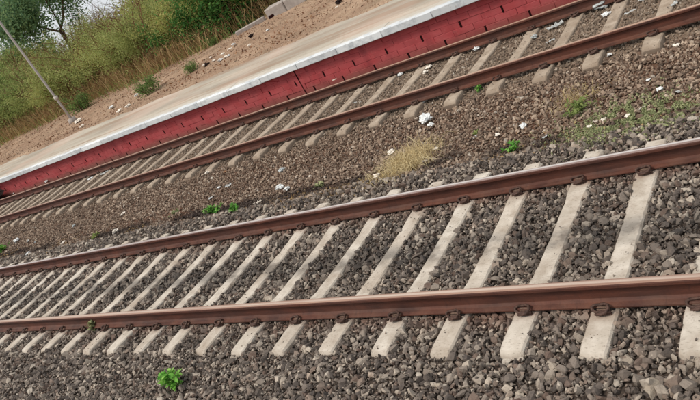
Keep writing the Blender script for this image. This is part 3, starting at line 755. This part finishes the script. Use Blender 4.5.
trash(258, 204, .17, 'flat grey-white sliver of paper between the green weeds and the white papers', 's', 'litter_warm', .06)
trash(229, 187, .15, 'white wrapper just above the right green weed of the pair', 's', W_=.08)
trash(220, 189, .07, 'small white scrap between two wrappers above the green weeds')
trash(212, 199, .12, 'white scrap just above the left green weed', 's', W_=.06)
trash(283, 172, .12, 'pale grey stone-like scrap standing among the brown stones', mat='litter_grey')
trash(209, 174, .12, 'pale scrap on the brown ballast below the far track, above the green weeds', mat='litter_warm')
trash(226, 173, .12, 'pinkish flat scrap to the right of a pale scrap below the far track', 's', 'litter_tan', .05)
trash(524, 128, .09, 'white scrap just above the round green weed')
trash(498, 137, .06, 'tiny pinkish scrap left of the round green weed', mat='litter_warm')
trash(546, 139, .07, 'tiny white scrap right of the round green weed', 's')
trash(476, 139, .05, 'tiny white scrap by the tiny dark green weed')
trash(661, 92, .07, 'small white scrap above the right end of the pale moss')
trash(678, 94, .09, 'white sliver to the right of the pale moss', 's', W_=.04)
trash(649, 82, .05, 'tiny white chip on the brown stones above the pale moss')
trash(577, 111, .07, 'bright white sliver lying in the dark green weed patch', 's', W_=.03)
for i, (px, py) in enumerate(((629, 118), (643, 110), (604, 122), (638, 113), (590, 129), (596, 124))):
    trash(px, py, .06, 'tiny white scrap lying on the pale moss, %s' % ['in its middle', 'near its top right', 'at its lower left', 'just right of the middle', 'at its bottom left corner', 'left of the middle'][i], 's' if i % 2 else 'c', 'litter_warm', .03)
trash(392, 154, .12, 'off-white rag in the upper left of the straw tuft', mat='litter_warm', fl=.3)
trash(425, 163, .12, 'off-white sliver lying across the lower right of the straw tuft', 's', 'litter_warm', .04)
trash(437, 151, .07, 'small white scrap right of the straw tuft', mat='litter_warm')
trash(378, 178, .1, 'white scrap at the lower left of the straw tuft', mat='litter_warm')
trash(18, 242, .16, 'white litter left of two others near the left edge of the photo', fl=.5)
trash(29, 242, .16, 'white litter, middle one of three near the left edge', 's')
trash(36, 243, .16, 'grey-white sliver, right one of three near the left edge', 's', 'litter_grey', .05)
trash(29, 255, .11, 'round white scrap near the sleeper ends at the left edge')
trash(64, 244, .1, 'single white scrap on the dirt above the near track at the left', mat='litter_warm')
trash(117, 233, .14, 'off-white chips above the sleeper ends, right of the faint green weed', mat='litter_warm')
trash(124, 215, .1, 'white scrap on the stones left of the middle dark soil', mat='litter_warm')
trash(75, 227, .1, 'grey scrap in the dirt left of the faint green weed', mat='litter_grey')
trash(151, 180, .12, 'small white scrap below the far track at the left')
# on the far track
trash(343, 93, .12, 'round white lump between the far rails, right of the wall joint', fl=.8)
trash(334, 97, .09, 'small white scrap just left of the round white lump', mat='litter_warm')
trash(348, 89, .07, 'small scrap just right of the round white lump', mat='litter_warm')
trash(334.5, 80.5, .11, 'pinkish white scrap lying on the rail by the wall', 's', 'litter_warm', .05, z=.192, rot=0.)
trash(401, 76, .1, 'round white scrap on a far-track sleeper, left of a row of scraps')
trash(434, 61, .08, 'uppermost scrap of a short row on the far track')
trash(430, 69, .11, 'middle white scrap of a short row on the far track', mat='litter_warm')
trash(426, 74, .1, 'lowest scrap of a short row on the far track', mat='litter_warm')
trash(478, 51, .12, 'white scrap between the far rails beside a dusty sleeper')
trash(467, 53, .08, 'small white scrap left of a larger one between the far rails', 's')
trash(556, 28, .26, 'long white bottle-like wrapper between the far rails', 's', W_=.12, rot=.5, name='wrapper')
trash(551, 43, .13, 'white scrap below the long wrapper, near the rail', 's')
trash(549, 20, .14, 'tan strip of card above the long wrapper', 's', 'litter_tan', .04)
trash(535, 39, .1, 'grey-white scrap left of the long wrapper', mat='litter_grey')
trash(603, 8, .26, 'crumpled grey plastic sheet beside the upper rail of the far track', mat='litter_grey', name='plastic_sheet', fl=.4)
trash(607, 17, .12, 'white scrap just below the crumpled grey sheet')
trash(631, 14, .16, 'white sliver on a crib of the far track, right of the grey sheet', 's', W_=.06, rot=.7)
trash(643, 2, .12, 'white sliver at the very top of the far track', 's')
trash(675, 6, .14, 'white scrap beside the far track near the top right corner', 's')
trash(587, 50, .13, 'white sliver beside a sleeper end below the far track', 's', W_=.05, rot=.5)
trash(610, 57, .06, 'tiny white scrap in the brown stones below the far track')
trash(677, 48, .07, 'tiny off-white chip on the brown ballast at the right', mat='litter_warm')
trash(356, 104, .09, 'small white scrap between the far rails below the round white lump', 's')
trash(105, 174, .3, 'long white wrapper on the far track, left part of the photo', 's', W_=.1, rot=.3)
trash(92, 180, .16, 'small white scrap left of the long wrapper on the far track')
# dark heap at the left end of the wall
q = onbed(17, 190); bm = crumple(1.5, .5, 4.4); o = link('rubbish_heap', mesh_bm('rubbish_heap', bm, M['dark_rag'])); o.location = (q.x, 10.72, -.12); o.scale = (1, .32, .7); tag(o, 'dark heap of rubbish against the wall foot at the left edge', 'rubbish heap')
trash(16, 193, .16, 'white scrap at the foot of the dark rubbish heap', z=-.02)
trash(47, 182, .14, 'white scrap on the rail line right of the dark heap', z=.02)
# on the dirt bank
def bankp(px, py):
    z = .75
    for _ in range(4): q = at(px, py, z); z = bankz(q.x, q.y)
    return q
where = ['highest of the white scraps on the dirt', 'just below the highest scrap', 'at the bottom of the scattered white rubble', 'lowest of the white rubble', 'right of the highest scraps', 'alone on the dirt at the top of the photo', 'below the grey block', 'at the foot of the pole', 'to the right of the pole foot', 'between the pole and the round green bush', 'flat one nearest the paving', 'upper one before the round green bush', 'just under the round green bush', 'left in the white rubble', 'in the middle of the white rubble', 'right in the white rubble', 'by the low green bush', 'beside the tiny green bush']
for i, (px, py, L) in enumerate(((234, 45, .28), (230, 50, .3), (226, 58, .3), (221, 61, .34), (250, 46, .25), (337, 8, .2), (268, 31, .26), (79, 122, .55), (83, 127, .34), (112, 108, .4), (120, 112, .42), (128, 107, .4), (137, 96, .35), (214, 61, .22), (223, 55, .3), (229, 56, .2), (204, 66, .24), (211, 58, .2))):
    q = bankp(px, py); trash(px, py, L * .55, 'white scrap of rubble ' + where[i], 'c', 'litter_warm' if i % 3 else 'litter', z=q.z, fl=.4)
for px, py, L, lab in ((207, 66, .22, 'dark lump on the dirt below the small bushes'), (252, 37, .2, 'dark clod on the dirt below the grey kerb'), (339, 3, .2, 'dark object on the dirt near the top edge')):
    q = bankp(px, py); trash(px, py, L, lab, 'c', 'dark_rag', z=q.z, name='dark_clod', cat='clod')
# grey concrete blocks along the back of the dirt
def beam(pa, pb, h, d, name, lab, hole=False, z0=-.08):
    a, b = bankp(*pa), bankp(*pb); L = (b - a).length; e = empty(name, (a.x, a.y, bankz(a.x, a.y) + z0), math.atan2(b.y - a.y, b.x - a.x))
    n = max(1, round(L / 1.1))
    for i in range(n):
        bm = bmesh.new(); box(bm, (i * L / n + .01, 0, 0), ((i + 1) * L / n - .01, d, h), .03, .015); link('concrete_block', mesh_bm('concrete_block', bm, M['grey_block']), e)
    if hole: bm = bmesh.new(); box(bm, (.05, -.02, .0), (.3, .1, .2), .03); link('dark_hole', mesh_bm('dark_hole', bm, M['hole']), e)  # solid dark box; its colour carries the shade of the hole
    tag(e, lab, 'kerb'); return e
beam((269, 21), (306, 1), .44, .5, 'concrete_kerb', 'thick grey concrete block kerb with a dark hole at its lower end, top of the photo', True)
beam((237, 37), (266, 21), .22, .3, 'concrete_kerb', 'low grey concrete kerb running from the dark bush to the thick block')
# ------------------------------------------------------------------ pole
b = bankp(73, 121); e = empty('pole', (b.x, b.y, b.z - .1))
top = Vector((-.25, .1, 9.4))
bm = bmesh.new(); tube(bm, [Vector((0, 0, 0)).lerp(top, i / 8) for i in range(9)], [.056 - .002 * i for i in range(9)], 12); link('shaft', mesh_bm('shaft', bm, M['pole'], True), e)
bm = bmesh.new(); tube(bm, [top * .135 + Vector((0, 0, -.09)), top * .135 + Vector((0, 0, .06))], .095, 10); link('clamp', mesh_bm('clamp', bm, M['wire'], True), e)
bm = bmesh.new(); tube(bm, [(0, 0, 0), (0, 0, .25)], [.22, .17], 10); link('footing', mesh_bm('footing', bm, M['grey_block'], True), e)
bm = bmesh.new(); tube(bm, [top, top + Vector((.1, -.5, .15)), top + Vector((.2, -1.2, .2))], .035, 8); link('bracket', mesh_bm('bracket', bm, M['pole'], True), e)
tag(e, 'slim grey metal pole before the thicket, with a pale clamp near its foot', 'pole')
